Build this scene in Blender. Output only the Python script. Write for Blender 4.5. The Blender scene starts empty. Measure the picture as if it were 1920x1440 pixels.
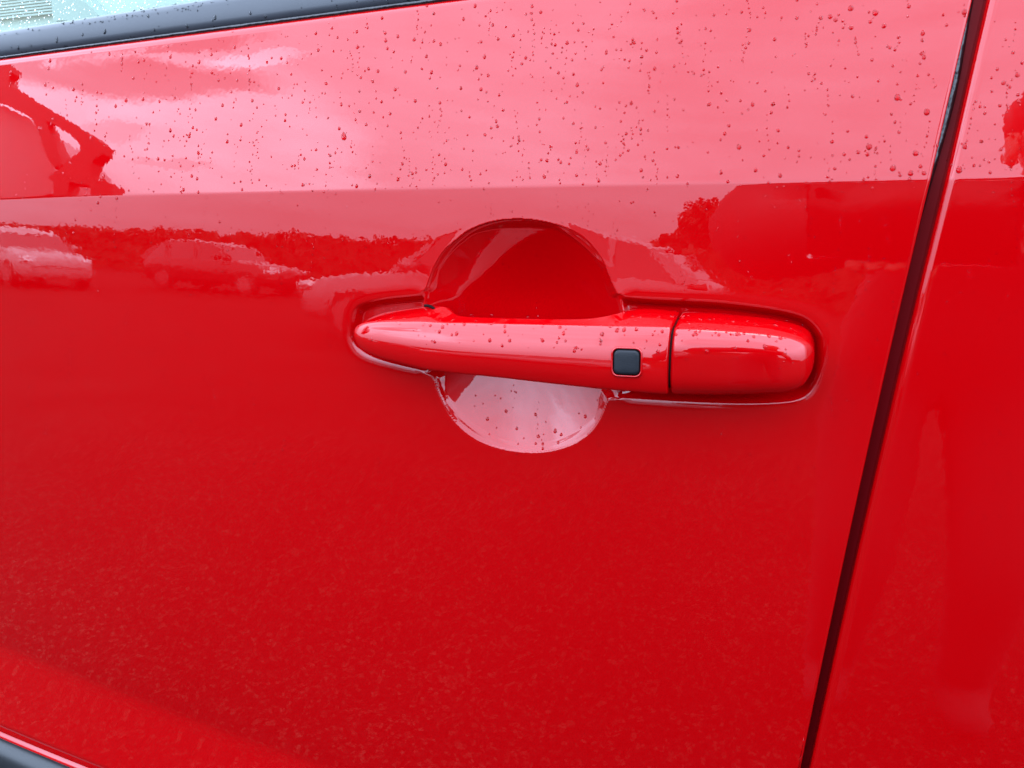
import bpy, bmesh, math, random
import numpy as np
from mathutils import Vector, Matrix
from mathutils.bvhtree import BVHTree

SC = bpy.context.scene
COL = SC.collection
random.seed(7)
RNG = np.random.default_rng(11)
H = 0.95                                    # height of the door handle above the ground
R_ = math.radians

# ------------------------------------------------------------------ camera
CAM = np.array([0.13513384, -0.33551214, 0.11830436 + H])
YAW, PITCH, ROLL = R_(22.522), R_(21.329), R_(-2.793)
FPX = 1443.0                                # focal length for a picture 1920 wide
FW = np.array([-math.sin(YAW)*math.cos(PITCH), math.cos(YAW)*math.cos(PITCH), -math.sin(PITCH)])
_r0 = np.cross(FW, [0, 0, 1.0]); _r0 /= np.linalg.norm(_r0); _u0 = np.cross(_r0, FW)
RT = _r0*math.cos(ROLL) + _u0*math.sin(ROLL)
UP = -_r0*math.sin(ROLL) + _u0*math.cos(ROLL)
cd = bpy.data.cameras.new("camera"); co = bpy.data.objects.new("camera", cd); COL.objects.link(co)
cd.sensor_width = 36.0; cd.lens = 36.0*FPX/1920.0
cd.clip_start = 0.01; cd.clip_end = 2000
co.matrix_world = Matrix(((RT[0], UP[0], -FW[0], CAM[0]), (RT[1], UP[1], -FW[1], CAM[1]), (RT[2], UP[2], -FW[2], CAM[2]), (0, 0, 0, 1)))
SC.camera = co

# ------------------------------------------------------------------ sky
W = bpy.data.worlds.new("World"); SC.world = W; W.use_nodes = True
SUN_EL, SUN_AZ = R_(70), R_(15)             # high over the roof, dimmed by the cloud
def build_world():
    nt = W.node_tree; N = nt.nodes; L = nt.links; N.clear()
    out = N.new("ShaderNodeOutputWorld"); bg = N.new("ShaderNodeBackground"); bg.inputs[1].default_value = 0.12
    L.new(bg.outputs[0], out.inputs[0])
    def math_(op, a, b=None, c=None, clamp=False):
        n = N.new("ShaderNodeMath"); n.operation = op; n.use_clamp = clamp
        for i, v in enumerate((a, b, c)):
            if v is None: continue
            if isinstance(v, (int, float)): n.inputs[i].default_value = v
            else: L.new(v, n.inputs[i])
        return n.outputs[0]
    sky = N.new("ShaderNodeTexSky"); sky.sky_type = 'NISHITA'; sky.sun_disc = False
    sky.sun_elevation = SUN_EL; sky.sun_rotation = SUN_AZ; sky.air_density = 1.0; sky.dust_density = 2.0
    tc = N.new("ShaderNodeTexCoord"); sx = N.new("ShaderNodeSeparateXYZ"); L.new(tc.outputs["Generated"], sx.inputs[0])
    zc = math_('MAXIMUM', sx.outputs[2], 0.0)
    # overcast brightness: the zenith is about three times the horizon
    up = N.new("ShaderNodeMapRange"); up.interpolation_type = 'SMOOTHSTEP'
    for k, v in (("From Min", -0.06), ("From Max", 0.46), ("To Min", SKY_HOR), ("To Max", SKY_TOP)): up.inputs[k].default_value = v
    L.new(zc, up.inputs["Value"]); base = up.outputs[0]
    # cloud deck: the direction projected on a flat layer
    den = math_('ADD', zc, 0.10)
    px = math_('DIVIDE', sx.outputs[0], den); py = math_('DIVIDE', sx.outputs[1], den)
    cb = N.new("ShaderNodeCombineXYZ"); L.new(px, cb.inputs[0]); L.new(py, cb.inputs[1])
    n1 = N.new("ShaderNodeTexNoise"); n1.inputs["Scale"].default_value = 0.9; n1.inputs["Detail"].default_value = 7; n1.inputs["Roughness"].default_value = 0.55
    n1.inputs["Distortion"].default_value = 0.4
    L.new(cb.outputs[0], n1.inputs["Vector"])
    # the cloud banks, by bearing and height over the horizon (degrees), with ragged edges
    az = math_('MULTIPLY', math_('ARCTAN2', math_('MULTIPLY', sx.outputs[0], -1.0), math_('MULTIPLY', sx.outputs[1], -1.0)), 57.29578)
    el = math_('MULTIPLY', math_('ARCSINE', sx.outputs[2]), 57.29578)
    mp = N.new("ShaderNodeMapping"); mp.inputs["Scale"].default_value = (1.0, 1.0, 4.5); L.new(tc.outputs["Generated"], mp.inputs[0])
    n2 = N.new("ShaderNodeTexNoise"); n2.inputs["Scale"].default_value = 7.0; n2.inputs["Detail"].default_value = 6; n2.inputs["Roughness"].default_value = 0.55
    L.new(mp.outputs[0], n2.inputs["Vector"])
    w = math_('MULTIPLY_ADD', n2.outputs["Fac"], 7.0, -3.5)
    azw = math_('ADD', az, w); elw = math_('MULTIPLY_ADD', w, 0.55, el)
    def bank(a0, e0, ra, re, slope=0.0):
        da = math_('DIVIDE', math_('SUBTRACT', azw, a0), ra)
        de = math_('DIVIDE', math_('SUBTRACT', math_('MULTIPLY_ADD', math_('SUBTRACT', az, a0), slope, elw), e0), re)
        q = math_('ADD', math_('MULTIPLY', da, da), math_('MULTIPLY', de, de))
        r = N.new("ShaderNodeMapRange"); r.interpolation_type = 'SMOOTHSTEP'
        for k, v in (("From Min", 1.25), ("From Max", 0.35), ("To Min", 0.0), ("To Max", 1.0)): r.inputs[k].default_value = v
        L.new(q, r.inputs["Value"]); return r.outputs[0]
    tot = math_('MULTIPLY_ADD', n1.outputs["Fac"], 0.30, 0.85)
    for amt, args in CLOUDS:
        tot = math_('MULTIPLY', tot, math_('MULTIPLY_ADD', bank(*args), amt, 1.0))
    fine = math_('MULTIPLY_ADD', n2.outputs["Fac"], 0.40, 0.80)
    tot = math_('MULTIPLY', tot, fine)
    lum = math_('MULTIPLY', base, tot)
    cc = N.new("ShaderNodeCombineColor")
    L.new(math_('MULTIPLY', lum, 0.80), cc.inputs[0]); L.new(lum, cc.inputs[1]); L.new(math_('MULTIPLY', lum, 1.34), cc.inputs[2])
    mx = N.new("ShaderNodeMix"); mx.data_type = 'RGBA'; mx.inputs[0].default_value = 0.93
    L.new(sky.outputs[0], mx.inputs[6]); L.new(cc.outputs[0], mx.inputs[7])
    L.new(mx.outputs[2], bg.inputs[0])
SKY_HOR, SKY_TOP = 6.2, 21.5
CLOUDS = [(0.40, (48, 21.5, 12, 8)), (0.22, (66, 22, 9, 12)), (-0.55, (57.5, 24.9, 11.5, 1.8, 0.29)), (-0.46, (60, 27.0, 11.5, 1.0, 0.43)), (0.55, (49.0, 29.6, 4.2, 0.9, 0.4)),
          (-0.22, (57, 20.0, 3.6, 0.9, .2)), (-0.22, (52, 18.4, 3.6, 0.6, .2)), (-0.24, (-6, 33, 27, 18))]
build_world()
sd = bpy.data.lights.new("sun", 'SUN'); so = bpy.data.objects.new("sun", sd); COL.objects.link(so)
sd.energy = 0.5; sd.angle = R_(30); sd.color = (1.0, 0.97, 0.93)
_sv = Vector((math.sin(SUN_AZ)*math.cos(SUN_EL), math.cos(SUN_AZ)*math.cos(SUN_EL), math.sin(SUN_EL)))
so.rotation_euler = _sv.to_track_quat('Z', 'Y').to_euler(); so.location = (0, -3, 8)
SC.view_settings.view_transform = 'Standard'; SC.view_settings.look = 'None'
SC.view_settings.exposure = 0.96; SC.view_settings.gamma = 1.0
SC.cycles.use_denoising = True
SC.cycles.caustics_refractive = True; SC.cycles.caustics_reflective = True
SC.cycles.sample_clamp_indirect = 12.0
SC.cycles.blur_glossy = 0.2

# ------------------------------------------------------------------ materials
def mat(name):
    m = bpy.data.materials.new(name); m.use_nodes = True
    return m, m.node_tree.nodes, m.node_tree.links, m.node_tree.nodes["Principled BSDF"]
def simple(name, color, rough=0.5, metal=0.0, spec=0.5, noise=None, bump=None):
    m, N, L, b = mat(name)
    b.inputs["Base Color"].default_value = (*color, 1); b.inputs["Roughness"].default_value = rough
    b.inputs["Metallic"].default_value = metal; b.inputs["Specular IOR Level"].default_value = spec
    g = N.new("ShaderNodeNewGeometry")
    if noise:
        sc, amt = noise
        n = N.new("ShaderNodeTexNoise"); n.inputs["Scale"].default_value = sc; n.inputs["Detail"].default_value = 5
        L.new(g.outputs["Position"], n.inputs["Vector"])
        mx = N.new("ShaderNodeMix"); mx.data_type = 'RGBA'
        mx.inputs[6].default_value = (*[c*(1-amt) for c in color], 1); mx.inputs[7].default_value = (*[min(1, c*(1+amt)) for c in color], 1)
        L.new(n.outputs["Fac"], mx.inputs[0]); L.new(mx.outputs[2], b.inputs["Base Color"])
    if bump:
        sc, dist, st = bump
        n = N.new("ShaderNodeTexNoise"); n.inputs["Scale"].default_value = sc; n.inputs["Detail"].default_value = 3
        L.new(g.outputs["Position"], n.inputs["Vector"])
        bp = N.new("ShaderNodeBump"); bp.inputs["Distance"].default_value = dist; bp.inputs["Strength"].default_value = st
        L.new(n.outputs["Fac"], bp.inputs["Height"]); L.new(bp.outputs[0], b.inputs["Normal"])
    return m
RED = (0.425, 0.0, 0.0012)
def paint(name, color, peel=1.0, coat_ior=1.6):
    m, N, L, b = mat(name)
    b.inputs["Base Color"].default_value = (*color, 1)
    b.inputs["Roughness"].default_value = 0.5; b.inputs["Specular IOR Level"].default_value = 0.0
    b.inputs["Coat Weight"].default_value = 1.0; b.inputs["Coat IOR"].default_value = coat_ior; b.inputs["Coat Roughness"].default_value = 0.012
    g = N.new("ShaderNodeNewGeometry")
    # orange peel of the clear coat
    n = N.new("ShaderNodeTexNoise"); n.inputs["Scale"].default_value = 260; n.inputs["Detail"].default_value = 1.5
    L.new(g.outputs["Position"], n.inputs["Vector"])
    bp = N.new("ShaderNodeBump"); bp.inputs["Distance"].default_value = 0.000015*peel; bp.inputs["Strength"].default_value = 1.0
    L.new(n.outputs["Fac"], bp.inputs["Height"])
    L.new(bp.outputs[0], b.inputs["Coat Normal"])
    return m
M_RED = paint("red_paint", RED)
M_REDH = paint("red_paint_handle", RED, 0.35)
M_TRIM = simple("trim_rubber", (0.040, 0.043, 0.052), 0.38, 0, 0.5, noise=(40, .15))
M_CLAD = simple("cladding_plastic", (0.016, 0.017, 0.019), 0.42, 0, 0.5, bump=(900, 0.00012, 0.6))
M_SEAL = simple("black_seal", (0.010, 0.006, 0.007), 0.22, 0, 0.6, bump=(150, 0.002, 0.6))
M_JAMB = simple("jamb_paint", (0.20, 0.001, 0.004), 0.5, 0, 0.12)
M_BUTTON = simple("button_plastic", (0.009, 0.010, 0.013), 0.5, 0, 0.28, bump=(1500, 0.00012, 0.7))
M_DARK = simple("dark_void", (0.010, 0.002, 0.002), 0.7, 0, 0.1)
M_WETRED = simple("wet_red_paint", (0.46, 0.0004, 0.003), 0.6, 0, 0.0)
M_WETBLK = simple("wet_rubber", (0.02, 0.021, 0.025), 0.6, 0, 0.0)
def water():
    m, N, L, b = mat("rain_water")
    b.inputs["Base Color"].default_value = (1, 1, 1, 1); b.inputs["Roughness"].default_value = 0.0
    b.inputs["IOR"].default_value = 1.33; b.inputs["Transmission Weight"].default_value = 1.0
    return m
M_WATER = water()
def glass(name, tint, rough=0.0):
    m, N, L, b = mat(name); N.remove(b)
    o = N["Material Output"]
    tr = N.new("ShaderNodeBsdfTransparent"); tr.inputs[0].default_value = (*tint, 1)
    gl = N.new("ShaderNodeBsdfGlossy"); gl.inputs[0].default_value = (0.90, 0.90, 0.62, 1); gl.inputs["Roughness"].default_value = rough
    fr = N.new("ShaderNodeFresnel"); fr.inputs[0].default_value = 1.40
    mx = N.new("ShaderNodeMixShader"); L.new(fr.outputs[0], mx.inputs[0]); L.new(tr.outputs[0], mx.inputs[1]); L.new(gl.outputs[0], mx.inputs[2])
    g = N.new("ShaderNodeNewGeometry"); n = N.new("ShaderNodeTexNoise"); n.inputs["Scale"].default_value = 420; n.inputs["Detail"].default_value = 2
    L.new(g.outputs["Position"], n.inputs["Vector"])
    bp = N.new("ShaderNodeBump"); bp.inputs["Distance"].default_value = 0.0003; bp.inputs["Strength"].default_value = 0.6
    L.new(n.outputs["Fac"], bp.inputs["Height"]); L.new(bp.outputs[0], gl.inputs["Normal"])
    L.new(mx.outputs[0], o.inputs[0])
    return m
M_GLASS = glass("window_glass", (0.70, 0.86, 0.78), 0.02)

# ------------------------------------------------------------------ object helpers
def obj(name, data, material=None, parent=None, smooth=True):
    o = bpy.data.objects.new(name, data); COL.objects.link(o)
    if material is not None:
        for mm in (material if isinstance(material, (list, tuple)) else [material]): data.materials.append(mm)
    if parent is not None: o.parent = parent
    if smooth and data and len(data.polygons): data.polygons.foreach_set("use_smooth", [True]*len(data.polygons))
    return o
def empty(name, loc, label, cat, group=None):
    o = bpy.data.objects.new(name, None); COL.objects.link(o); o.location = loc; tag(o, label, cat, group); o.empty_display_size = 0.05
    return o
def tag(o, label, cat, group=None):
    o["label"] = label; o["category"] = cat
    if group: o["group"] = group
    return o
def pydata(name, v, f):
    me = bpy.data.meshes.new(name); me.from_pydata([tuple(map(float, p)) for p in v], [], f); me.validate(); me.update(); return me
def fixn(me):
    bm = bmesh.new(); bm.from_mesh(me); bmesh.ops.recalc_face_normals(bm, faces=bm.faces); bm.to_mesh(me); bm.free(); return me
def grid_mesh(name, P, closed_u=False, caps=False):
    """P: (rows, cols, 3) points -> quads; closed_u closes each row into a ring."""
    n, m = P.shape[:2]; f = []
    mc = m if closed_u else m-1
    for i in range(n-1):
        for j in range(mc):
            k = (j+1) % m
            f.append((i*m+j, i*m+k, (i+1)*m+k, (i+1)*m+j))
    if caps:
        f.append(tuple(range(m-1, -1, -1))); f.append(tuple((n-1)*m+j for j in range(m)))
    return pydata(name, P.reshape(-1, 3), f)
def box_bm(bm, lo, hi, bev=0):
    lo = Vector(lo); hi = Vector(hi)
    r = bmesh.ops.create_cube(bm, size=1.0)
    for v in r['verts']: v.co = Vector((lo[i] + (v.co[i]+.5)*(hi[i]-lo[i]) for i in range(3)))
    if bev:
        e = list({e for v in r['verts'] for e in v.link_edges}); bmesh.ops.bevel(bm, geom=e, offset=bev, segments=2, affect='EDGES')
def bm_mesh(name, bm):
    me = bpy.data.meshes.new(name); bmesh.ops.recalc_face_normals(bm, faces=bm.faces); bm.to_mesh(me); bm.free(); return me
def tube_pts(pts, rad, n=10):
    pts = np.asarray(pts, float); T = np.gradient(pts, axis=0); T /= np.linalg.norm(T, axis=1)[:, None]
    rows = []
    rr = np.broadcast_to(rad, (len(pts),))
    for p, t, r in zip(pts, T, rr):
        a = np.cross(t, [0, 1, 0.1]); a /= np.linalg.norm(a); b = np.cross(t, a)
        th = np.linspace(0, 2*np.pi, n, endpoint=False)
        rows.append(p + r*(np.cos(th)[:, None]*a + np.sin(th)[:, None]*b))
    return np.array(rows)

# ------------------------------------------------------------------ the door surface
def ray(px, py):
    d = FW + RT*(px-960)/FPX + UP*(720-py)/FPX
    return d/np.linalg.norm(d)
def on_plane(px, py, tilt, y0=0.0, z0=0.0):
    t = R_(tilt); n = np.array([0, -math.cos(t), math.sin(t)]); o = np.array([0, y0, z0+H])
    d = ray(px, py); k = ((o-CAM)@n)/(d@n); P = CAM + k*d
    return P - np.array([0, 0, H])
def polyfit_px(pts, tilt, deg, y0=0.0, z0=0.0):
    Q = np.array([on_plane(a, b, tilt, y0, z0) for a, b in pts]); return np.polyfit(Q[:, 0], Q[:, 2], deg)
C_CREASE = polyfit_px([(0, 376), (500, 360), (960, 351), (1350, 343), (1745, 336)], 7.5, 2)
C_LOW = polyfit_px([(0, 1265), (187, 1324), (337, 1380), (506, 1436)], 3.5, 1)
def zcrease(x): return np.polyval(C_CREASE, np.clip(x, -0.5, 0.4))
def zlow(x): return np.polyval(C_LOW, x)
_z = np.arange(-0.62, 0.30, 0.0002)
_knots = ([-0.62, -0.42, -0.30, -0.15, -0.0007, 0.0007, 0.10, 0.30], [-4, -3, 0.5, 4.5, 8.0, 16.0, 20.0, 22.0])
_th = np.interp(_z, *_knots)
_y = np.concatenate([[0], np.cumsum(np.tan(np.radians((_th[1:]+_th[:-1])/2))*0.0002)])
_y -= np.interp(-0.0725, _z, _y)
def surfY(x, z):
    """y of the smooth door skin (z measured from the handle)"""
    x = np.asarray(x, float); z = np.asarray(z, float)
    y = np.interp(z - zcrease(x), _z, _y)
    q = zlow(x) - z
    y = y - math.tan(R_(12))*0.0025*np.log1p(np.exp(np.clip(q/0.0025, -40, 40)))
    return y + (x-0.03)**2/(2*9.0)
def at(px, py, off=0.0):
    """the point of the skin (moved outwards by off) seen at a pixel of the photograph"""
    d = ray(px, py); t = 0.36
    for _ in range(40):
        P = CAM + t*d
        g = P[1] - (float(surfY(P[0], P[2]-H)) - off)
        P2 = CAM + (t+1e-4)*d; g2 = P2[1] - (float(surfY(P2[0], P2[2]-H)) - off)
        s = (g2-g)/1e-4
        if abs(s) < 1e-6: break
        st = -g/s; t += max(-0.1, min(0.1, st))
        if abs(st) < 1e-8: break
    P = CAM + t*d
    return np.array([P[0], P[1], P[2]-H])
C_TOP = np.polyfit(*np.array([at(a, b)[[0, 2]] for a, b in [(0, 108), (260, 76), (520, 42), (790, 3)]]).T, 1)
C_BOT = np.polyfit(*np.array([at(a, b)[[0, 2]] for a, b in [(0, 1372), (70, 1400), (150, 1434)]]).T, 1)
def ztop(x): return np.polyval(C_TOP, x)
def zbot(x): return np.polyval(C_BOT, x)*0 + np.polyval(C_BOT, np.clip(x, -0.55, -0.30)) if False else np.minimum(np.polyval(C_BOT, x), zlow(x)-0.012)
GAPL = np.array([at(a, b)[[2, 0]] for a, b in [(1824, 0), (1788, 150), (1746, 330), (1703, 520), (1660, 700), (1607, 940), (1551, 1200), (1502, 1438)]])
GAPR = np.array([at(a, b)[[2, 0]] for a, b in [(1853, 0), (1818, 150), (1776, 330), (1731, 520), (1687, 700), (1632, 940), (1572, 1200), (1520, 1438)]])
_gl = np.polyfit(GAPL[:, 0], GAPL[:, 1], 3); _gr = np.polyfit(GAPR[:, 0], GAPR[:, 1], 3)
def gapl(z): return np.polyval(_gl, np.clip(z, -0.26, 0.17)) + np.where(z < -0.26, (z+0.26)*0.1, 0)
def gapr(z): return np.polyval(_gr, np.clip(z, -0.26, 0.17)) + np.where(z < -0.26, (z+0.26)*0.1, 0)

# recess outline traced round the handle and the hand bowl
OUT_PX = [(797,543),(780,550),(733,555),(700,560),(673,568),(660,580),(654,600),(654,627),(660,647),(673,662),(700,675),(750,688),(800,700),(813,710),
 (820,730),(830,753),(847,783),(873,810),(907,830),(950,843),(1000,848),(1043,843),(1083,828),(1113,803),(1130,773),(1137,755),(1145,748),(1180,750),
 (1280,756),(1380,760),(1463,758),(1503,750),(1527,730),(1543,690),(1550,647),(1543,623),(1527,602),(1500,587),(1447,575),(1347,563),(1247,558),(1165,553),
 (1153,545),(1143,523),(1130,490),(1115,467),(1097,447),(1067,430),(1023,417),(977,411),(927,415),(883,430),(853,452),(830,473),(813,503),(803,530)]
OUTL = np.array([at(a, b)[[0, 2]] for a, b in OUT_PX])
def catmull(P, n=5, closed=True):
    P = np.asarray(P); m = len(P); o = []
    for i in range(m if closed else m-1):
        p0, p1, p2, p3 = (P[(i+k) % m] if closed else P[min(max(i+k, 0), m-1)] for k in (-1, 0, 1, 2))
        for t in np.linspace(0, 1, n, endpoint=False):
            o.append(0.5*((2*p1)+(-p0+p2)*t+(2*p0-5*p1+4*p2-p3)*t*t+(-p0+3*p1-3*p2+p3)*t**3))
    if not closed: o.append(P[-1])
    return np.array(o)
OUTC = catmull(OUTL, 4)
def sdf(x, z, poly):
    """signed distance (negative inside)"""
    p = np.stack([x.ravel(), z.ravel()], 1); best = np.full(len(p), 1e9); ins = np.zeros(len(p), bool)
    A = poly; B = np.roll(poly, -1, 0)
    for a, b in zip(A, B):
        e = b-a; w = p-a
        t = np.clip((w@e)/(e@e+1e-18), 0, 1)
        dd = np.hypot(w[:, 0]-t*e[0], w[:, 1]-t*e[1]); best = np.minimum(best, dd)
        c = ((a[1] > p[:, 1]) != (b[1] > p[:, 1]))
        if c.any():
            xi = (b[0]-a[0])*(p[:, 1]-a[1])/(b[1]-a[1]+1e-18)+a[0]; ins ^= c & (p[:, 0] < xi)
    return np.where(ins, -best, best).reshape(x.shape)
# bowl ellipse from four traced extremes
_bt, _bb = at(977, 411), at(1003, 849)
BZ, BB = (_bt[2]+_bb[2])/2, (_bt[2]-_bb[2])/2
_q = np.array([at(a, b)[[0, 2]] for a, b in [(813, 503), (830, 473), (853, 452), (883, 430), (927, 415), (977, 411), (1023, 417), (1067, 430), (1097, 447), (1115, 467), (1130, 490),
    (830, 753), (847, 783), (873, 810), (907, 830), (950, 843), (1000, 848), (1043, 843), (1083, 828), (1113, 803), (1130, 773)]])
_s = np.linalg.lstsq(np.c_[_q[:, 0]**2, _q[:, 1]**2, _q[:, 0], _q[:, 1]]*1.0, np.ones(len(_q)), rcond=None)[0]
BX, BZ = -_s[2]/(2*_s[0]), -_s[3]/(2*_s[1])
_k = 1 + _s[0]*BX**2 + _s[1]*BZ**2
BA, BB = math.sqrt(_k/_s[0]), math.sqrt(_k/_s[1])
print("bowl", BX, BZ, BA, BB, "gap", gapl(0.), "top", ztop(-.4), "crease", zcrease(0.), "low", zlow(-.4), zbot(-.4))
REC, BOWL = 0.0055, 0.0205
def recess(x, z):
    s = sdf(x, z, OUTC)
    i = np.clip(-s/0.0062, 0, 1); r = REC*(i*i*(3-2*i))
    # a soft rounded shoulder outside the lip
    rr2 = ((x-BX)/BA)**2 + ((z-BZ)/BB)**2
    inb = np.clip((1.03-rr2)/0.10, 0, 1); r = r*(1-0.95*inb*inb*(3-2*inb))
    r = r + 0.0003*np.clip((rr2-1.0)/0.25, 0, 1)*np.exp(-np.clip(s, 0, None)/0.0014)*(1) * np.where(s >= 0, 1, 1)
    cz = 0.17                                   # deepest point above the middle: long gentle floor, short steep roof
    qx, qz = (x-BX)/BA, (z-BZ)/BB-cz
    qq = qx*qx+qz*qz+1e-12; cq = cz*qz
    t = qq/(-cq+np.sqrt(cq*cq+qq*(1-cz*cz)))
    b = BOWL*(1-np.power(np.clip(np.sqrt(t*t+0.05), 0, 3)/math.sqrt(1.05), 1.6)) + 0.0009*np.clip((1-t)/0.06, 0, 1)
    b = np.where(s > 0, -1.0, np.minimum(b, 0.9*np.maximum(-s, 0)+0.0004))
    k = 0.0022
    m = np.maximum(b, 0); d = np.clip(0.5+0.5*(b-r)/k, 0, 1)
    sm = r*(1-d)+b*d + k*d*(1-d)
    return np.where(s < 0.02, np.where(b > -0.02, sm, r), r)

def door_rows(x):
    pass
def frange(a, b, n): return list(np.linspace(a, b, n, endpoint=False))
def build_front_door(parent):
    X0 = -0.80
    w = frange(X0, -0.30, 50) + frange(-0.30, -0.118, 50) + frange(-0.118, 0.168, 640)
    wl = 0.168
    # rows: parameter per column (t in segments)
    segs = [(8, 'bot', 'low'), (60, 'low', -0.085), (400, -0.085, 'c-'), (14, 'c-', 'c'), (45, 'c', 'top')]
    x = np.array(w + [wl])
    def lev(k, xx):
        if k == 'bot': return zbot(xx)
        if k == 'low': return zlow(xx)
        if k == 'c-': return zcrease(xx)-0.010
        if k == 'c': return zcrease(xx)
        if k == 'top': return ztop(xx)-0.0045
        return np.full_like(xx, k)
    def rows_z(xx):
        o = []
        for n, a, b in segs:
            za, zb = lev(a, xx), lev(b, xx)
            for t in np.linspace(0, 1, n, endpoint=False):
                if b == 'c': t = 1-(1-t)**2
                if a == 'c': t = t**1.6
                o.append(za+(zb-za)*t)
        o.append(lev('top', xx)); return np.array(o)
    Z = rows_z(x); Xg = np.tile(x, (Z.shape[0], 1))
    # warp the last columns so that the edge follows the gap
    for _ in range(3):
        G = gapl(Z) - 0.0014
        b = np.clip((Xg*0+x - 0.150)/(wl-0.150), 0, 1)
        Xw = x + (G-wl)*b
        Z = np.array([np.interp(0, [0], [0])]) if False else Z
        # rows re-evaluated at warped x
        Zn = np.empty_like(Z)
        k = 0
        for n, a, bb in segs:
            for t in np.linspace(0, 1, n, endpoint=False):
                if bb == 'c': t = 1-(1-t)**2
                if a == 'c': t = t**1.6
                za, zb = lev(a, Xw[k]), lev(bb, Xw[k]); Zn[k] = za+(zb-za)*t; k += 1
        Zn[k] = lev('top', Xw[k]); Z = Zn
    Y = surfY(Xw, Z)
    near = (Xw > -0.13) & (Xw < 0.17) & (Z > -0.09) & (Z < 0.075)
    D = np.zeros_like(Y); D[near] = recess(Xw[near][None, :], Z[near][None, :])[0]
    P = np.stack([Xw, Y+D, Z+H], -1)
    # rolled edge along the gap
    ex = []
    for a in np.linspace(0, 90, 7)[1:]:
        r = 0.0014; ex.append((r*math.sin(R_(a)), r*(1-math.cos(R_(a)))))
    ex += [(0.0014, 0.006), (0.0012, 0.018)]
    add = [P[:, -1:] + np.array([dx, dy, 0]) for dx, dy in ex]
    P = np.concatenate([P]+add, 1)
    # top flange
    top = [(0.0012, 0.0004), (0.0028, 0.0013), (0.0040, 0.0030), (0.0044, 0.0052), (0.0035, 0.009), (0.000, 0.012)]
    T = np.array([P[-1] + np.array([0, dy, dz]) for dz, dy in top])
    bot = [(0, 0.0), (-0.0010, 0.0016), (-0.0022, 0.0010), (-0.0034, -0.0010), (-0.0050, -0.0022), (-0.0068, -0.0016), (-0.0082, 0.0006), (-0.0088, 0.004), (-0.0088, 0.02)]
    B = np.array([P[0] + np.array([0, dy, dz]) for dz, dy in bot[1:]])[::-1]
    P = np.concatenate([B, P, T], 0)
    me = grid_mesh("front_door", P)
    return obj("front_door", me, M_RED, parent)
def build_rear_door(parent):
    z = np.concatenate([np.linspace(-0.42, -0.02, 50, endpoint=False), np.linspace(-0.02, 0.0, 1, endpoint=False)])
    cols = np.concatenate([np.linspace(0, 0.03, 18, endpoint=False), np.linspace(0.03, 0.62, 40)])
    rows = []
    n1, n2, n3 = 60, 16, 46
    def zz(kind, t, x):
        c = zcrease(x)
        if kind == 0: return -0.42 + (c-0.012+0.42)*t
        if kind == 1: return c-0.012 + 0.012*(1-(1-t)**2)
        return c + (ztop(x)-0.0045-c)*t**1.6
    params = [(0, t) for t in np.linspace(0, 1, n1, endpoint=False)] + [(1, t) for t in np.linspace(0, 1, n2, endpoint=False)] + [(2, t) for t in np.linspace(0, 1, n3)]
    for k, t in params:
        x = 0.17 + cols
        for _ in range(4):
            zr = zz(k, t, x); x = gapr(zr) + 0.003 + cols
        rows.append(np.stack([x, surfY(x, zr), zr+H], -1))
    P = np.array(rows)
    ex = []
    for a in np.linspace(0, 90, 7)[1:]:
        r = 0.003; ex.append((-r*math.sin(R_(a)), r*(1-math.cos(R_(a)))))
    ex += [(-0.003, 0.008), (-0.0028, 0.018)]
    P = np.concatenate([np.concatenate([P[:, :1]+np.array([dx, dy, 0]) for dx, dy in ex[::-1]], 1), P], 1)
    T = np.array([P[-1] + np.array([0, dy, dz]) for dz, dy in [(0.0028, 0.0013), (0.0044, 0.0052), (0.0, 0.012)]])
    return obj("rear_door", grid_mesh("rear_door", np.concatenate([P, T], 0)), M_RED, parent)

CAR = empty("red_car", (0, 0, 0), "wet glossy red car whose door and body-coloured handle fill the picture", "car")
FRONT = build_front_door(CAR)
REAR = build_rear_door(CAR)

# door jamb behind the gap with its rubber seal
def build_jamb():
    zs = np.linspace(-0.45, 0.20, 60); xs = [-0.035, -0.012, 0.002, 0.014, 0.05]
    P = np.array([[(gapr(z)+dx, float(surfY(gapr(z), z))+0.0095+(0.004 if k in (2,) else 0), z+H) for k, dx in enumerate(xs)] for z in zs])
    o = obj("door_jamb", grid_mesh("door_jamb", P), M_JAMB, CAR)
    pts = [(gapl(z)-0.0012+0.0022*math.exp(-((z-0.105)/0.028)**2), float(surfY(gapl(z), z))+0.0072, z+H) for z in np.linspace(-0.45, 0.19, 70)]
    obj("door_seal", grid_mesh("door_seal", tube_pts(pts, 0.0020, 12), True), M_SEAL, o)
build_jamb()

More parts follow.
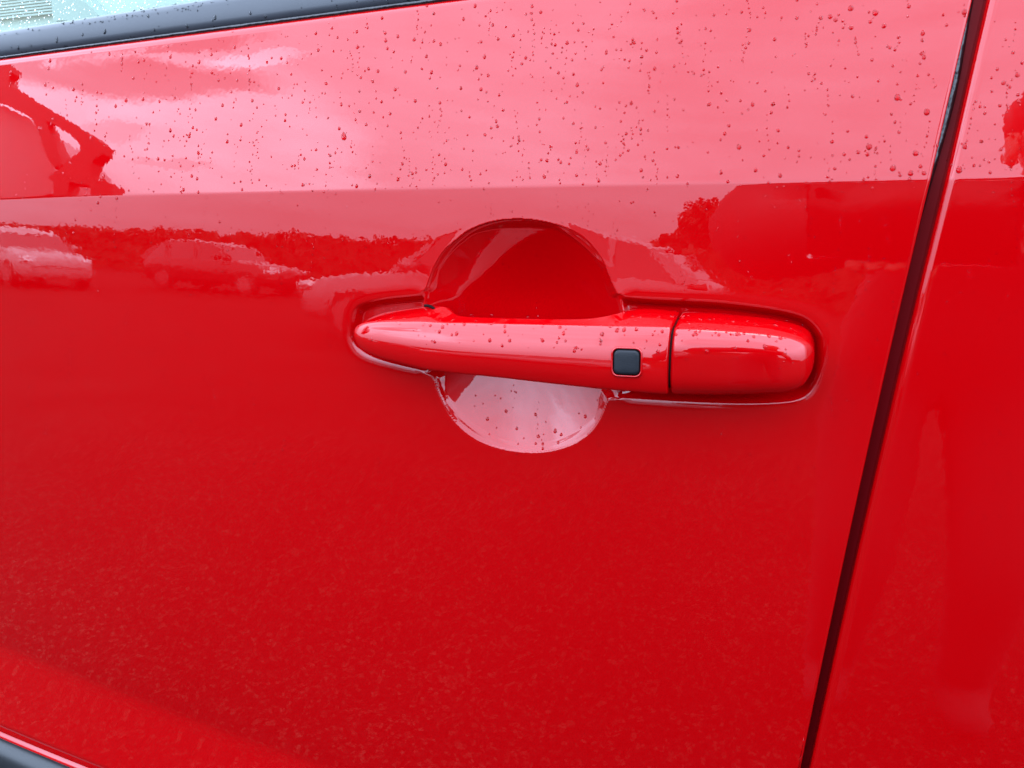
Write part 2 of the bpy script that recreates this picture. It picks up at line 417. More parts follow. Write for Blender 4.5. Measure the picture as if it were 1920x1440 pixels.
# belt moulding, window glass
def belt():
    xs = np.linspace(-0.85, 0.16, 60); prof = [(-0.003, 0.0125), (-0.0006, 0.0060), (0.0006, 0.0034), (0.0022, 0.0022), (0.0050, 0.0020), (0.0125, 0.0042), (0.0150, 0.0056), (0.0165, 0.0085), (0.0160, 0.012), (0.010, 0.014)]
    P = np.array([[(x, float(surfY(x, ztop(x)-0.0045))+dy+0.0005, ztop(x)+dz*BELT_S+H) for dz, dy in prof] for x in xs])
    obj("belt_moulding", grid_mesh("belt_moulding", P), M_TRIM, CAR)
    # fine lip line at the foot of the moulding
    pts = [(x, float(surfY(x, ztop(x)-0.0045))+0.0034, ztop(x)+0.0004+H) for x in xs]
    obj("moulding_lip", grid_mesh("moulding_lip", tube_pts(pts, 0.0011, 8), True), M_SEAL, CAR)
    zs = np.linspace(-0.02, 0.40, 10)
    P = np.array([[(x, float(surfY(x, ztop(x)))+0.014+(dz)*math.tan(R_(24)), ztop(x)+0.012+dz+H) for x in np.linspace(-0.85, 0.10, 20)] for dz in zs])
    obj("door_window", grid_mesh("door_window", P), M_GLASS, CAR)
BELT_S = 1.0
belt()

# black sill cladding under the door
def cladding():
    xs = np.linspace(-0.85, 0.60, 50)
    prof = [(-0.0085, 0.020), (-0.0105, 0.002), (-0.0120, -0.004), (-0.0150, -0.0085), (-0.020, -0.0110), (-0.030, -0.0120), (-0.034, -0.0118), (-0.036, -0.0105), (-0.038, -0.0118), (-0.060, -0.012), (-0.12, -0.010), (-0.16, 0.02)]
    P = np.array([[(x, float(surfY(x, zbot(x)))+dy, zbot(x)+dz+H) for dz, dy in prof] for x in xs])
    obj("sill_cladding", grid_mesh("sill_cladding", P), M_CLAD, CAR)
cladding()

# rest of the lower body: floor pan, inner and far side (they keep the ground under the car dark)
def shell():
    bm = bmesh.new()
    box_bm(bm, (-1.6, 0.10, 0.24), (1.9, 1.66, 0.30)); box_bm(bm, (-1.6, 1.60, 0.302), (1.9, 1.66, 1.02)); box_bm(bm, (-1.6, 0.085, 0.26), (1.9, 0.098, 0.86))
    obj("body_shell", bm_mesh("body_shell", bm), M_JAMB, CAR, smooth=False)
    xs = np.linspace(-0.85, 0.60, 12)
    P = np.array([[(x, float(surfY(x, zbot(x)))+0.021, zbot(x)-0.159+H), (x, 0.07, 0.34), (x, 0.10, 0.27)] for x in xs])
    obj("lower_sill", grid_mesh("lower_sill", P), M_CLAD, CAR)
shell()

# ------------------------------------------------------------------ the handle
def sup(t, e): return np.sign(t)*np.abs(t)**e
# stations: x pixel, top pixel, bottom pixel, back offset, front offset (mm from the skin), exponent
# stations along the handle: pixel column, back top, front top edge, bottom; back and front distance from the skin (mm), face power, lean
GRIP = [(663.5, 612, 616, 630, -1, 6, 2.0, 0.76), (666, 603, 612, 639, -3, 9.5, 2.0, 0.76), (674, 595, 608, 652, -4, 12.5, 2.0, 0.76), (690, 588, 605, 663, -4, 15.0, 2.0, 0.76), (716, 582.5, 603.5, 673, -4, 17.2, 2.0, 0.76), (750, 578, 603.5, 682, -4, 19.2, 2.0, 0.76),
 (782, 575, 604, 690, -4, 20.6, 2.0, 0.76), (802, 575, 605, 694, -3.5, 21.2, 2.0, 0.76), (816, 579, 605.5, 696, -1, 21.6, 2.0, 0.76), (830, 586, 606, 697.5, 3, 22, 2.0, 0.76), (848, 589.5, 606.5, 700, 7, 22.4, 2.0, 0.76), (870, 591, 607, 702.5, 9, 22.8, 2.0, 0.76), (910, 592.5, 608, 706, 10, 23.4, 2.0, 0.76), (965, 594, 609, 712, 10.5, 23.9, 2.0, 0.76),
 (1020, 595, 610, 718.5, 10.5, 24.2, 2.1, 0.76), (1070, 595, 611, 724, 10, 24.3, 2.1, 0.76), (1098, 593.5, 611.5, 727, 8.5, 24.3, 2.1, 0.76), (1120, 590, 612, 729.5, 5.5, 24.3, 2.2, 0.76), (1140, 585, 612.5, 731, 1.5, 24.2, 2.2, 0.76), (1160, 581, 612.5, 733, -2, 24.1, 2.3, 0.76), (1185, 580, 613, 735, -4, 23.9, 2.3, 0.76), (1220, 582, 613.5, 738, -4, 23.6, 2.4, 0.76), (1246, 585, 614, 739.5, -4, 23.2, 2.5, 0.76), (1252.5, 586.5, 614.5, 739.5, -4, 22.8, 2.5, 0.76), (1255.5, 589, 616, 737, -4, 21.4, 2.5, 0.76)]
COVER = [(1259.5, 591, 618, 735, -4, 21.0, 3.0, .74), (1262.5, 588.5, 617, 738, -4, 22.3, 3.2, .76), (1270, 587.5, 616.5, 739.5, -4, 22.7, 3.4, .77), (1300, 588, 617.5, 740, -4, 22.6, 3.6, .78), (1340, 590.5, 619.5, 740.5, -4, 22.2, 3.7, .78), (1380, 594, 622, 740, -4, 21.6, 3.7, .78), (1420, 598, 625.5, 739.5, -4, 20.8, 3.6, .78), (1450, 602.5, 629, 738.5, -4, 19.9, 3.4, .77),
 (1475, 608, 633, 736.5, -4, 18.8, 3.2, .76), (1494, 613.5, 638, 731.5, -4, 17.3, 3.0, .75), (1508, 620.5, 643, 723, -4, 15.4, 2.7, .74), (1517, 629, 648, 711, -4, 13.0, 2.4, .74), (1523.5, 641, 654, 697, -3, 10.2, 2.1, .75), (1527, 655, 661, 682, -1, 7, 2.0, .8)]
def section(ob, of, zt, ze, zb, pw, lean, n=96):
    """closed outline (o, z): back top -> front top edge -> bulging face -> bottom -> back"""
    dl = .20 - .16*min(1, max(0, (pw-2.5)/1.0))
    oB, oD = of*lean, of*min(.985, lean+dl)
    if ob > 2: oB = max(oB, ob+3.2e0)
    P = []
    for t in np.linspace(0, 1, 14, endpoint=False): P.append((ob+(oB-ob)*t, zt+(ze-zt)*t + 0.10*(zt-ze)*4*t*(1-t)))
    h = None
    pk = of - (oB+oD)/2
    for t in np.linspace(0, 1, 34, endpoint=False): P.append((oB+(oD-oB)*t + pk*(1-abs(2*t-1)**pw), ze+(zb-ze)*t))
    for t in np.linspace(0, 1, 14, endpoint=False): P.append((oD+(ob-oD)*t, zb + (ze-zb)*0.16*t))
    zq = zb+(ze-zb)*0.16
    for t in np.linspace(0, 1, 10, endpoint=False): P.append((ob, zq+(zt-zq)*t))
    P = np.array(P); Q = np.vstack([P, P[:1]])
    d = np.concatenate([[0], np.cumsum(np.hypot(*np.diff(Q, axis=0).T))]); u = np.linspace(0, d[-1], 4*n, endpoint=False)
    Q = np.stack([np.interp(u, d, Q[:, 0]), np.interp(u, d, Q[:, 1])], 1)
    k = max(1.0, 1.1/(d[-1]/(4*n))); w = np.exp(-0.5*(np.arange(-40, 41)/k)**2); w /= w.sum()   # edges rounded to about a millimetre
    o = np.zeros_like(Q)
    for i, ww in zip(range(-40, 41), w): o += ww*np.roll(Q, i, 0)
    return o[::4]
def handle_rows(ST, sub=5):
    A = []
    for px, pt, pe, pb, ob, of, pw, lean in ST:
        dl = .20 - .16*min(1, max(0, (pw-2.5)/1.0))
        t = at(px, pt, (max(ob, -1)*0.8+of*.12)/1000.0); e = at(px, pe, of*(lean+.06)/1000.0); b = at(px, pb, of*min(.985, lean+dl)*.9/1000.0)
        m = at(px, (pe+pb)/2, of*.9/1000.0)
        A.append((m[0], t[2], e[2], b[2], ob, of, pw, lean, (e[0]-b[0])/max(1e-6, (e[2]-b[2]))))
    A = catmull(np.array(A), sub, closed=False)
    rows = []
    for x, zt, ze, zb, ob, of, pw, lean, sl in A:
        s = section(ob, of, zt*1000, ze*1000, zb*1000, pw, lean)/1000.0
        zc = (ze+zb)/2; xx = np.full(len(s), x) + sl*(s[:, 1]-zc)*0.3
        rows.append(np.stack([xx, surfY(xx*0+x, np.full(len(s), zc)) + (s[:, 1]-zc)*math.tan(R_(1.5)) - s[:, 0], s[:, 1]+H], -1))
    return np.array(rows)
HND = bpy.data.objects.new("door_handle", None); COL.objects.link(HND); HND.parent = CAR; HND.empty_display_size = 0.02
GR = handle_rows(GRIP); CV = handle_rows(COVER)
GRIPO = obj("grip", grid_mesh("grip", GR, True, True), M_REDH, HND); fixn(GRIPO.data)
COVO = obj("lock_cover", grid_mesh("lock_cover", CV, True, True), M_REDH, HND); fixn(COVO.data)
# dark gasket in the seam
_ga, _gb = GR[-6], CV[5]
def shrink(r, k):
    c = r.mean(0); return c + (r-c)*k
GSK = obj("gasket", grid_mesh("gasket", np.array([shrink(_ga, .86), shrink((_ga+_gb)/2, .86), shrink(_gb, .86)]), True), M_DARK, HND)

def bvh_of(*objs):
    v, f = [], []
    for o in objs:
        k = len(v); v += [tuple(p.co) for p in o.data.vertices]; f += [tuple(i+k for i in p.vertices) for p in o.data.polygons]
    return BVHTree.FromPolygons(v, f)
BV_GRIP = bvh_of(GRIPO)
def rounded_square(w, h, r, n=6):
    o = []
    for cx, cz, a0 in ((w-r, h-r, 0), (-w+r, h-r, 90), (-w+r, -h+r, 180), (w-r, -h+r, 270)):
        for a in np.linspace(a0, a0+90, n): o.append((cx+r*math.cos(R_(a)), cz+r*math.sin(R_(a))))
    return np.array(o)
def button():
    c, n, _, _ = BV_GRIP.ray_cast(Vector(CAM), Vector(ray(1175, 679)))
    rt, _, _, _ = BV_GRIP.ray_cast(Vector(CAM), Vector(ray(1200, 680))); tp, _, _, _ = BV_GRIP.ray_cast(Vector(CAM), Vector(ray(1175, 655)))
    n = n.normalized()
    if n.y > 0: n = -n
    ex = (rt-c); ex = (ex - n*ex.dot(n)); hw = ex.length; ex.normalize()
    ez = n.cross(ex)
    if ez.z < 0: ez = -ez
    hh = abs((tp-c).dot(ez))
    def ring(w, h, r, off): return np.array([np.array(c + ex*a + ez*b + n*off) for a, b in rounded_square(w, h, r)])
    # raised bezel, dark slot and the rubber button itself
    bz = [ring(hw*k, hh*k, hw*.42*k, o) for k, o in ((1.22, -0.0012), (1.19, 0.0001), (1.14, 0.0005), (1.08, 0.0006), (1.04, 0.0), (1.03, -0.0015))]
    obj("button_bezel", grid_mesh("button_bezel", np.array(bz), True), M_REDH, HND)
    sl = [ring(hw*1.04, hh*1.04, hw*.42, 0.0001), ring(hw*.5, hh*.5, hw*.2, 0.0001)]
    obj("button_slot", grid_mesh("button_slot", np.array(sl), True, True), M_DARK, HND, smooth=False)
    bt = [ring(hw*k, hh*k, hw*.38*k, o) for k, o in ((0.95, -0.001), (0.95, 0.0003), (0.90, 0.0008), (0.75, 0.0010), (0.45, 0.0011), (0.15, 0.0011))]
    obj("unlock_button", grid_mesh("unlock_button", np.array(bt), True, True), M_BUTTON, HND)
button()
# dark tube painted as the shaded gap where the grip enters the recess
def pivot():
    pts = []
    for px, py in ((796, 573), (803, 573.5), (809, 575.5), (814, 579.5), (816, 585)):
        p = at(px, py, 0.0015); pts.append((p[0], p[1], p[2]+H))
    obj("pivot_gap_shade", grid_mesh("pivot_gap_shade", tube_pts(catmull(np.array(pts), 4, closed=False), 0.0008, 8), True, True), M_DARK, HND)
pivot()

# ------------------------------------------------------------------ unseen door mirror, added and shaped to fit the dark reflection in the shoulder
def mirror():
    root = bpy.data.objects.new("added_door_mirror", None); COL.objects.link(root); root.parent = CAR; root.empty_display_size = 0.05
    YM = -0.13
    def rp(px, py, y):
        """where the reflection at this pixel of the shoulder meets the vertical plane of the mirror arm"""
        p = at(px, py); e = 0.001
        n = np.array([-(surfY(p[0]+e, p[2])-surfY(p[0]-e, p[2]))/(2*e), 1.0, -(surfY(p[0], p[2]+e)-surfY(p[0], p[2]-e))/(2*e)]); n = -n/np.linalg.norm(n)
        d = ray(px, py); r = d - 2*(d@n)*n
        t = (y-p[1])/r[1]; q = p + t*r
        return (q[0], q[2])
    def plate(name, px, y, th, m):
        q = [rp(a, b, y) for a, b in px]
        bm = bmesh.new()
        f = bm.faces.new([bm.verts.new((x, y, z+H)) for x, z in q])
        r = bmesh.ops.extrude_face_region(bm, geom=[f])
        for v in [g for g in r['geom'] if isinstance(g, bmesh.types.BMVert)]: v.co.y -= th
        bmesh.ops.recalc_face_normals(bm, faces=bm.faces)
        bmesh.ops.triangulate(bm, faces=[f for f in bm.faces if len(f.verts) > 4])
        return obj(name, bm_mesh(name, bm), m, root, smooth=False)
    plate("added_mirror_arm", [(-60, 112), (10, 118), (24, 126), (22, 136), (14, 145), (18, 158), (70, 190), (130, 228), (170, 252), (196, 272), (192, 288), (172, 304), (166, 322), (212, 346), (210, 366), (170, 366), (168, 348), (140, 342), (128, 341), (126, 366), (100, 366), (98, 340), (90, 334), (108, 318),
          (120, 308), (148, 284), (150, 272), (136, 256), (100, 232), (84, 226), (96, 250), (112, 290), (116, 308), (104, 316), (90, 300), (74, 250), (58, 218), (30, 206), (0, 190), (-60, 170)], YM, 0.012, M_MIRR)
    # shell of the added mirror in front of the arm
    q = [rp(a, b, YM-0.030) for a, b in [(-140, 196), (0, 196), (56, 222), (84, 262), (104, 318), (98, 345), (96, 362), (-140, 380)]]
    bm = bmesh.new(); f = bm.faces.new([bm.verts.new((x, YM-0.030, z+H)) for x, z in q])
    r = bmesh.ops.extrude_face_region(bm, geom=[f]); top = [g for g in r['geom'] if isinstance(g, bmesh.types.BMVert)]
    c = sum((v.co for v in top), Vector())/len(top)
    for v in top: v.co = c + (v.co-c)*0.8; v.co.y -= 0.10
    obj("added_mirror_shell", bm_mesh("added_mirror_shell", bm), M_SHELL, root, smooth=False)
M_MIRR = simple("mirror_plastic", (0.012, 0.012, 0.013), 0.5)
M_SHELL = simple("mirror_shell_grey", (0.30, 0.30, 0.32), 0.3)
mirror()

# ------------------------------------------------------------------ the place in front of the door
def ground_mat():
    m, N, L, b = mat("gravel_yard"); g = N.new("ShaderNodeNewGeometry")
    b.inputs["Roughness"].default_value = 0.85; b.inputs["Specular IOR Level"].default_value = 0.06
    vo = N.new("ShaderNodeTexVoronoi"); vo.inputs["Scale"].default_value = 140; L.new(g.outputs["Position"], vo.inputs["Vector"])
    hs = N.new("ShaderNodeSeparateColor"); L.new(vo.outputs["Color"], hs.inputs[0])
    r1 = N.new("ShaderNodeValToRGB"); L.new(hs.outputs[0], r1.inputs[0])
    r1.color_ramp.elements[0].position = 0.0; r1.color_ramp.elements[0].color = (0.004, 0.004, 0.004, 1)
    r1.color_ramp.elements[1].position = 1.0; r1.color_ramp.elements[1].color = (0.082, 0.066, 0.046, 1)
    e = r1.color_ramp.elements.new(0.80); e.color = (0.011, 0.0108, 0.0105, 1)
    n = N.new("ShaderNodeTexNoise"); n.inputs["Scale"].default_value = 1.3; n.inputs["Detail"].default_value = 6; L.new(g.outputs["Position"], n.inputs["Vector"])
    mr = N.new("ShaderNodeMapRange"); mr.inputs["From Min"].default_value = .3; mr.inputs["From Max"].default_value = .7; mr.inputs["To Min"].default_value = .55; mr.inputs["To Max"].default_value = 1.15
    L.new(n.outputs["Fac"], mr.inputs["Value"])
    mx = N.new("ShaderNodeMix"); mx.data_type = 'RGBA'; mx.blend_type = 'MULTIPLY'; mx.inputs[0].default_value = 1.0
    L.new(r1.outputs[0], mx.inputs[6]); L.new(mr.outputs[0], mx.inputs[7]); L.new(mx.outputs[2], b.inputs["Base Color"])
    bp = N.new("ShaderNodeBump"); bp.inputs["Distance"].default_value = 0.012; bp.inputs["Strength"].default_value = 0.8
    L.new(vo.outputs["Distance"], bp.inputs["Height"]); L.new(bp.outputs[0], b.inputs["Normal"])
    return m
def structure(name, me, m):
    o = obj(name, me, m, smooth=False); o["kind"] = 'structure'; return o
structure("ground", pydata("ground", [(-400, -400, 0), (400, -400, 0), (400, 400, 0), (-400, 400, 0)], [(0, 1, 2, 3)]), ground_mat())

M_TYRE = simple("tyre_rubber", (0.015, 0.015, 0.016), 0.7)
M_RIM = simple("alloy", (0.55, 0.56, 0.58), 0.3, 1.0)
M_CARGLASS = simple("dark_car_glass", (0.02, 0.025, 0.028), 0.03, 0, 0.9)
M_LAMP = simple("lamp_lens", (0.85, 0.86, 0.88), 0.08, 0.3, 0.8)
M_TAIL = simple("tail_lens", (0.35, 0.01, 0.01), 0.1)
def carpaint(name, c): return paint(name, c, 0.0, 1.5)
def parked_car(x, y, length, height, color, label, facing=-1, rot=0.0):
    """small hatchback; facing -1 puts its bonnet towards -x"""
    root = empty("parked_car", (x, y, 0), label, "car", "cars parked across the yard"); root.rotation_euler = (0, 0, R_(rot))
    Lh = length/2; w = 0.86
    mp = carpaint("paint_" + label.split()[0], color)
    def X(u): return facing*(-Lh + u*length)*-1*-1
    # stations: u, sill z, shoulder z, half width
    st = [(0, .42, .60, .55), (.01, .30, .68, .68), (.04, .24, .74, .78), (.12, .22, .82, .84), (.25, .22, .90, .86), (.33, .22, .94, .87), (.6, .22, .96, .87), (.85, .22, .98, .86), (.95, .25, .98, .82), (.985, .32, .92, .74), (1.0, .45, .80, .62)]
    rows = []
    for u, zb, zs, hw in st:
        sec = [(-hw*.9, zb), (-hw, zb+.12), (-hw*1.01, (zb+zs)/2), (-hw*.97, zs-.05), (-hw*.90, zs), (-hw*.4, zs+.035), (hw*.4, zs+.035), (hw*.90, zs), (hw*.97, zs-.05), (hw*1.01, (zb+zs)/2), (hw, zb+.12), (hw*.9, zb)]
        rows.append([(X(1-u) if facing > 0 else -Lh+u*length, b, c) for b, c in sec])
    R = np.array(rows); 
    obj("body", fixn(grid_mesh("body", R, True, True)), mp, root)
    # cabin: glass shell with painted roof and pillars
    cs = [(.30, .93, .94, .80), (.40, .95, height-.16, .74), (.47, .95, height-.04, .70), (.60, .96, height, .68), (.80, .97, height-.05, .68), (.90, .97, height-.20, .69), (.965, .97, 1.0, .72)]
    def sx(u): return -Lh+u*length if facing < 0 else Lh-u*length
    rows = [[(sx(u), -.80, z0-.02), (sx(u), -h, z1-.02), (sx(u), -h*.8, z1), (sx(u), h*.8, z1), (sx(u), h, z1-.02), (sx(u), .80, z0-.02)] for u, z0, z1, h in cs]
    obj("cabin_glass", fixn(grid_mesh("cabin_glass", np.array(rows), True, True)), M_CARGLASS, root, smooth=False)
    rr = [[(sx(u), -h*1.02, z1-.035), (sx(u), -h*.8, z1+.012), (sx(u), 0, z1+.03), (sx(u), h*.8, z1+.012), (sx(u), h*1.02, z1-.035)] for u, z0, z1, h in cs[1:6]]
    obj("roof", grid_mesh("roof", np.array(rr)), mp, root)
    for s in (-1, 1):
        for (u0, u1, wd) in ((.30, .41, .05), (.565, .575, .05), (.78, .80, .06), (.955, .89, .10)):
            def zt(u): return float(np.interp(u, [c[0] for c in cs], [c[2] for c in cs]))
            def ht(u): return float(np.interp(u, [c[0] for c in cs], [c[3] for c in cs]))
            P = np.array([[(sx(u0)-wd, s*.825, .93), (sx(u0)+wd, s*.825, .93)], [(sx(u1)-wd*.8, s*(ht(u1)+.025), zt(u1)-.02), (sx(u1)+wd*.8, s*(ht(u1)+.025), zt(u1)-.02)]])
            obj("pillar", grid_mesh("pillar", P), mp, root, smooth=False)
        for u in (.19, .80):
            wh = bpy.data.objects.new("wheel", None); COL.objects.link(wh); wh.parent = root; wh.location = (sx(u), s*.80, .32)
            bm = bmesh.new(); bmesh.ops.create_cone(bm, cap_ends=True, segments=28, radius1=.32, radius2=.32, depth=.20, matrix=Matrix.Rotation(math.pi/2, 4, 'X')); obj("tyre", bm_mesh("tyre", bm), M_TYRE, wh, smooth=False)
            bm = bmesh.new(); bmesh.ops.create_cone(bm, cap_ends=True, segments=20, radius1=.21, radius2=.19, depth=.215, matrix=Matrix.Rotation(math.pi/2, 4, 'X')); obj("rim", bm_mesh("rim", bm), M_RIM, wh, smooth=False)
        bm = bmesh.new(); box_bm(bm, (min(sx(.012), sx(.07)), s*.62-.14, .60), (max(sx(.012), sx(.07)), s*.62+.17, .75), .03); obj("headlight", bm_mesh("headlight", bm), M_LAMP, root)
        bm = bmesh.new(); box_bm(bm, (min(sx(.95), sx(.992)), s*.66-.12, .72), (max(sx(.95), sx(.992)), s*.66+.14, .92), .03); obj("tail_light", bm_mesh("tail_light", bm), M_TAIL, root)
        bm = bmesh.new(); box_bm(bm, (sx(.36)-.08, s*.98-.1, .95), (sx(.36)+.08, s*.98+.1, 1.09), .04); obj("wing_mirror", bm_mesh("wing_mirror", bm), mp, root)
    return root
parked_car(-3.05, -7.2, 4.9, 1.50, (0.25, 0.26, 0.27), "silver hatchback parked across the yard, mirrored left of the door handle", -1, 2)
parked_car(-13.6, -13.5, 4.3, 1.46, (0.10, 0.03, 0.03), "maroon hatchback parked further off, mirrored in the front of the door", 1, -6)
parked_car(-16.5, -9.8, 4.4, 1.45, (0.36, 0.36, 0.36), "white hatchback facing the red car, mirrored at the door's front edge", 1, 12)

# hedge and trees beyond the yard
def leaf_mat(name, a, b_):
    m, N, L, b = mat(name); g = N.new("ShaderNodeNewGeometry"); n = N.new("ShaderNodeTexNoise"); n.inputs["Scale"].default_value = 1.2; n.inputs["Detail"].default_value = 5
    L.new(g.outputs["Position"], n.inputs["Vector"]); mx = N.new("ShaderNodeMix"); mx.data_type = 'RGBA'; mx.inputs[6].default_value = (*a, 1); mx.inputs[7].default_value = (*b_, 1)
    L.new(n.outputs["Fac"], mx.inputs[0]); L.new(mx.outputs[2], b.inputs["Base Color"]); b.inputs["Roughness"].default_value = 0.7; return m
M_LEAF = leaf_mat("hedge_leaves", (0.010, 0.018, 0.008), (0.038, 0.05, 0.02))
M_BARK = simple("bark", (0.10, 0.08, 0.06), 0.9, noise=(8, .4))
def leaves(name, C, size):
    n = len(C); a = RNG.normal(size=(n, 3)); a /= np.linalg.norm(a, axis=1)[:, None]; b = np.cross(a, RNG.normal(size=(n, 3))); b /= np.linalg.norm(b, axis=1)[:, None]
    s = size*RNG.uniform(.6, 1.3, (n, 1)); V = np.stack([C-a*s, C+b*s*.6, C+a*s, C-b*s*.6], 1).reshape(-1, 3)
    me = bpy.data.meshes.new(name); me.from_pydata(V.tolist(), [], np.arange(4*n).reshape(-1, 4).tolist()); me.update(); return me
def hedge():
    t = empty("hedge", (-20, -26, 0), "long clipped evergreen hedge beyond the yard, mirrored under the door crease", "hedge")
    n = 16000; X = RNG.uniform(-75, 60, n); f = RNG.uniform(0, 1, n)
    Z = np.where(f < .45, RNG.uniform(2.0, 2.38, n) + 0.10*np.sin(X*.8)+.08*np.sin(X*2.3+1), RNG.uniform(.1, 2.2, n)); Y = np.where(f < .45, RNG.uniform(-.9, .9, n), RNG.uniform(.55, .95, n))
    o = obj("foliage", leaves("foliage", np.stack([X+20, Y, Z], 1), .20), M_LEAF, t, smooth=False); o["kind"] = "stuff"
    bm = bmesh.new(); box_bm(bm, (-55, -.75, 0), (80, .75, 2.1)); obj("hedge_core", bm_mesh("hedge_core", bm), M_LEAF, t, smooth=False)
hedge()
def tree(x, y, h, cr, label):
    t = empty("tree", (x, y, 0), label, "tree", "trees beyond the hedge")
    pts = [(0.0, 0, z) for z in np.linspace(0, h*.8, 8)]
    obj("trunk", grid_mesh("trunk", tube_pts(np.array(pts)+np.array([[.12*math.sin(i*.9), .1*math.cos(i), 0] for i in range(8)]), np.linspace(.22, .05, 8), 10), True), M_BARK, t)
    C = []
    for _ in range(14):
        a = RNG.uniform(0, 2*math.pi); r = cr*math.sqrt(RNG.uniform()); z = RNG.uniform(.4, .95)*h
        k = cr*.5*RNG.uniform(.6, 1.1); m = RNG.normal(size=(420, 3)); m /= np.linalg.norm(m, axis=1)[:, None]
        C.append(m*k*RNG.uniform(.5, 1, (420, 1))*[1, 1, .75] + [r*math.cos(a)*.75, r*math.sin(a)*.75, z])
    o = obj("crown", leaves("crown", np.concatenate(C), .16), M_LEAF, t, smooth=False); o["kind"] = "stuff"
tree(-4.6, -32, 3.9, 1.9, "low bushy tree behind the hedge, mirrored right of the hand bowl")
tree(-2.7, -30, 5.3, 2.3, "taller bushy tree behind the hedge, mirrored beside the photographer")

# pale building on the far side, seen through the window
M_SHEET = simple("pale_cladding", (0.40, 0.46, 0.43), 0.5, noise=(2, .08))
def wall_px(px, py, Y):
    d = ray(px, py); t = (Y-CAM[1])/d[1]; return CAM + t*d
def building():
    t = empty("building", (-12, 9, 0), "pale metal clad building with a ribbed shutter, seen through the wet window", "building")
    def box(name, lo, hi, m):
        bm = bmesh.new(); box_bm(bm, lo, hi); return obj(name, bm_mesh(name, bm), m, t, smooth=False)
    box("wall", (-14, 0, 0), (14, 3, 6.0), M_SHEET)
    a = wall_px(-60, 44, 9.0); b = wall_px(112, 8, 9.0); x0, x1 = a[0]+12, b[0]+12; z0 = a[2]; z1 = b[2]+.9
    box("shutter_post", (x1, -.12, 0), (x1+.07, -.003, z1), M_POST)
    n = 26; me = None
    for k in range(n):
        z = z0+(z1-z0)*k/n; h = (z1-z0)/n*.62
        if me is None:
            bm = bmesh.new(); box_bm(bm, (x0, -.09, 0), (x1-.003, -.003, h)); me = bm_mesh("shutter_slat", bm); me.materials.append(M_SLAT)
        o = obj("shutter_slat", me, None, t, smooth=False); o.location = (0, 0, z)
    g = [wall_px(p, q, 9.0) for p, q in ((122, -30), (150, -30), (222, 40), (128, 40))]
    bm = bmesh.new(); f = bm.faces.new([bm.verts.new((q[0]+12, -.004, q[2])) for q in g]); r = bmesh.ops.extrude_face_region(bm, geom=[f])
    for v in [v for v in r['geom'] if isinstance(v, bmesh.types.BMVert)]: v.co.y -= .25
    obj("stair_panel", bm_mesh("stair_panel", bm), M_STAIR, t, smooth=False)
M_POST = simple("post_grey", (0.08, 0.10, 0.12), 0.5)
M_SLAT = simple("slat_grey", (0.30, 0.34, 0.33), 0.5)
M_STAIR = simple("panel_grey", (0.26, 0.32, 0.31), 0.5)
building()

# ------------------------------------------------------------------ the photographer and the phone
M_CLOTH = simple("dark_jacket", (0.018, 0.019, 0.024), 0.9, noise=(30, .3))
M_SKIN = simple("skin", (0.45, 0.27, 0.20), 0.55)
M_HAIR = simple("dark_hair", (0.015, 0.011, 0.008), 0.6)
def skin_mesh(name, V, E, Rr, root=0, sub=2):
    me = bpy.data.meshes.new(name); me.from_pydata(V, E, []); o = bpy.data.objects.new(name, me); COL.objects.link(o)
    o.modifiers.new("s", 'SKIN'); me.skin_vertices.data if hasattr(me.skin_vertices, "data") else None
    sv = me.skin_vertices[0].data
    for i, r in enumerate(Rr): sv[i].radius = (r, r) if not isinstance(r, tuple) else r
    sv[root].use_root = True
    s = o.modifiers.new("u", 'SUBSURF'); s.levels = sub; s.render_levels = sub
    dg = bpy.context.evaluated_depsgraph_get(); m2 = bpy.data.meshes.new_from_object(o.evaluated_get(dg)); bpy.data.objects.remove(o); bpy.data.meshes.remove(me); m2.name = name
    return m2
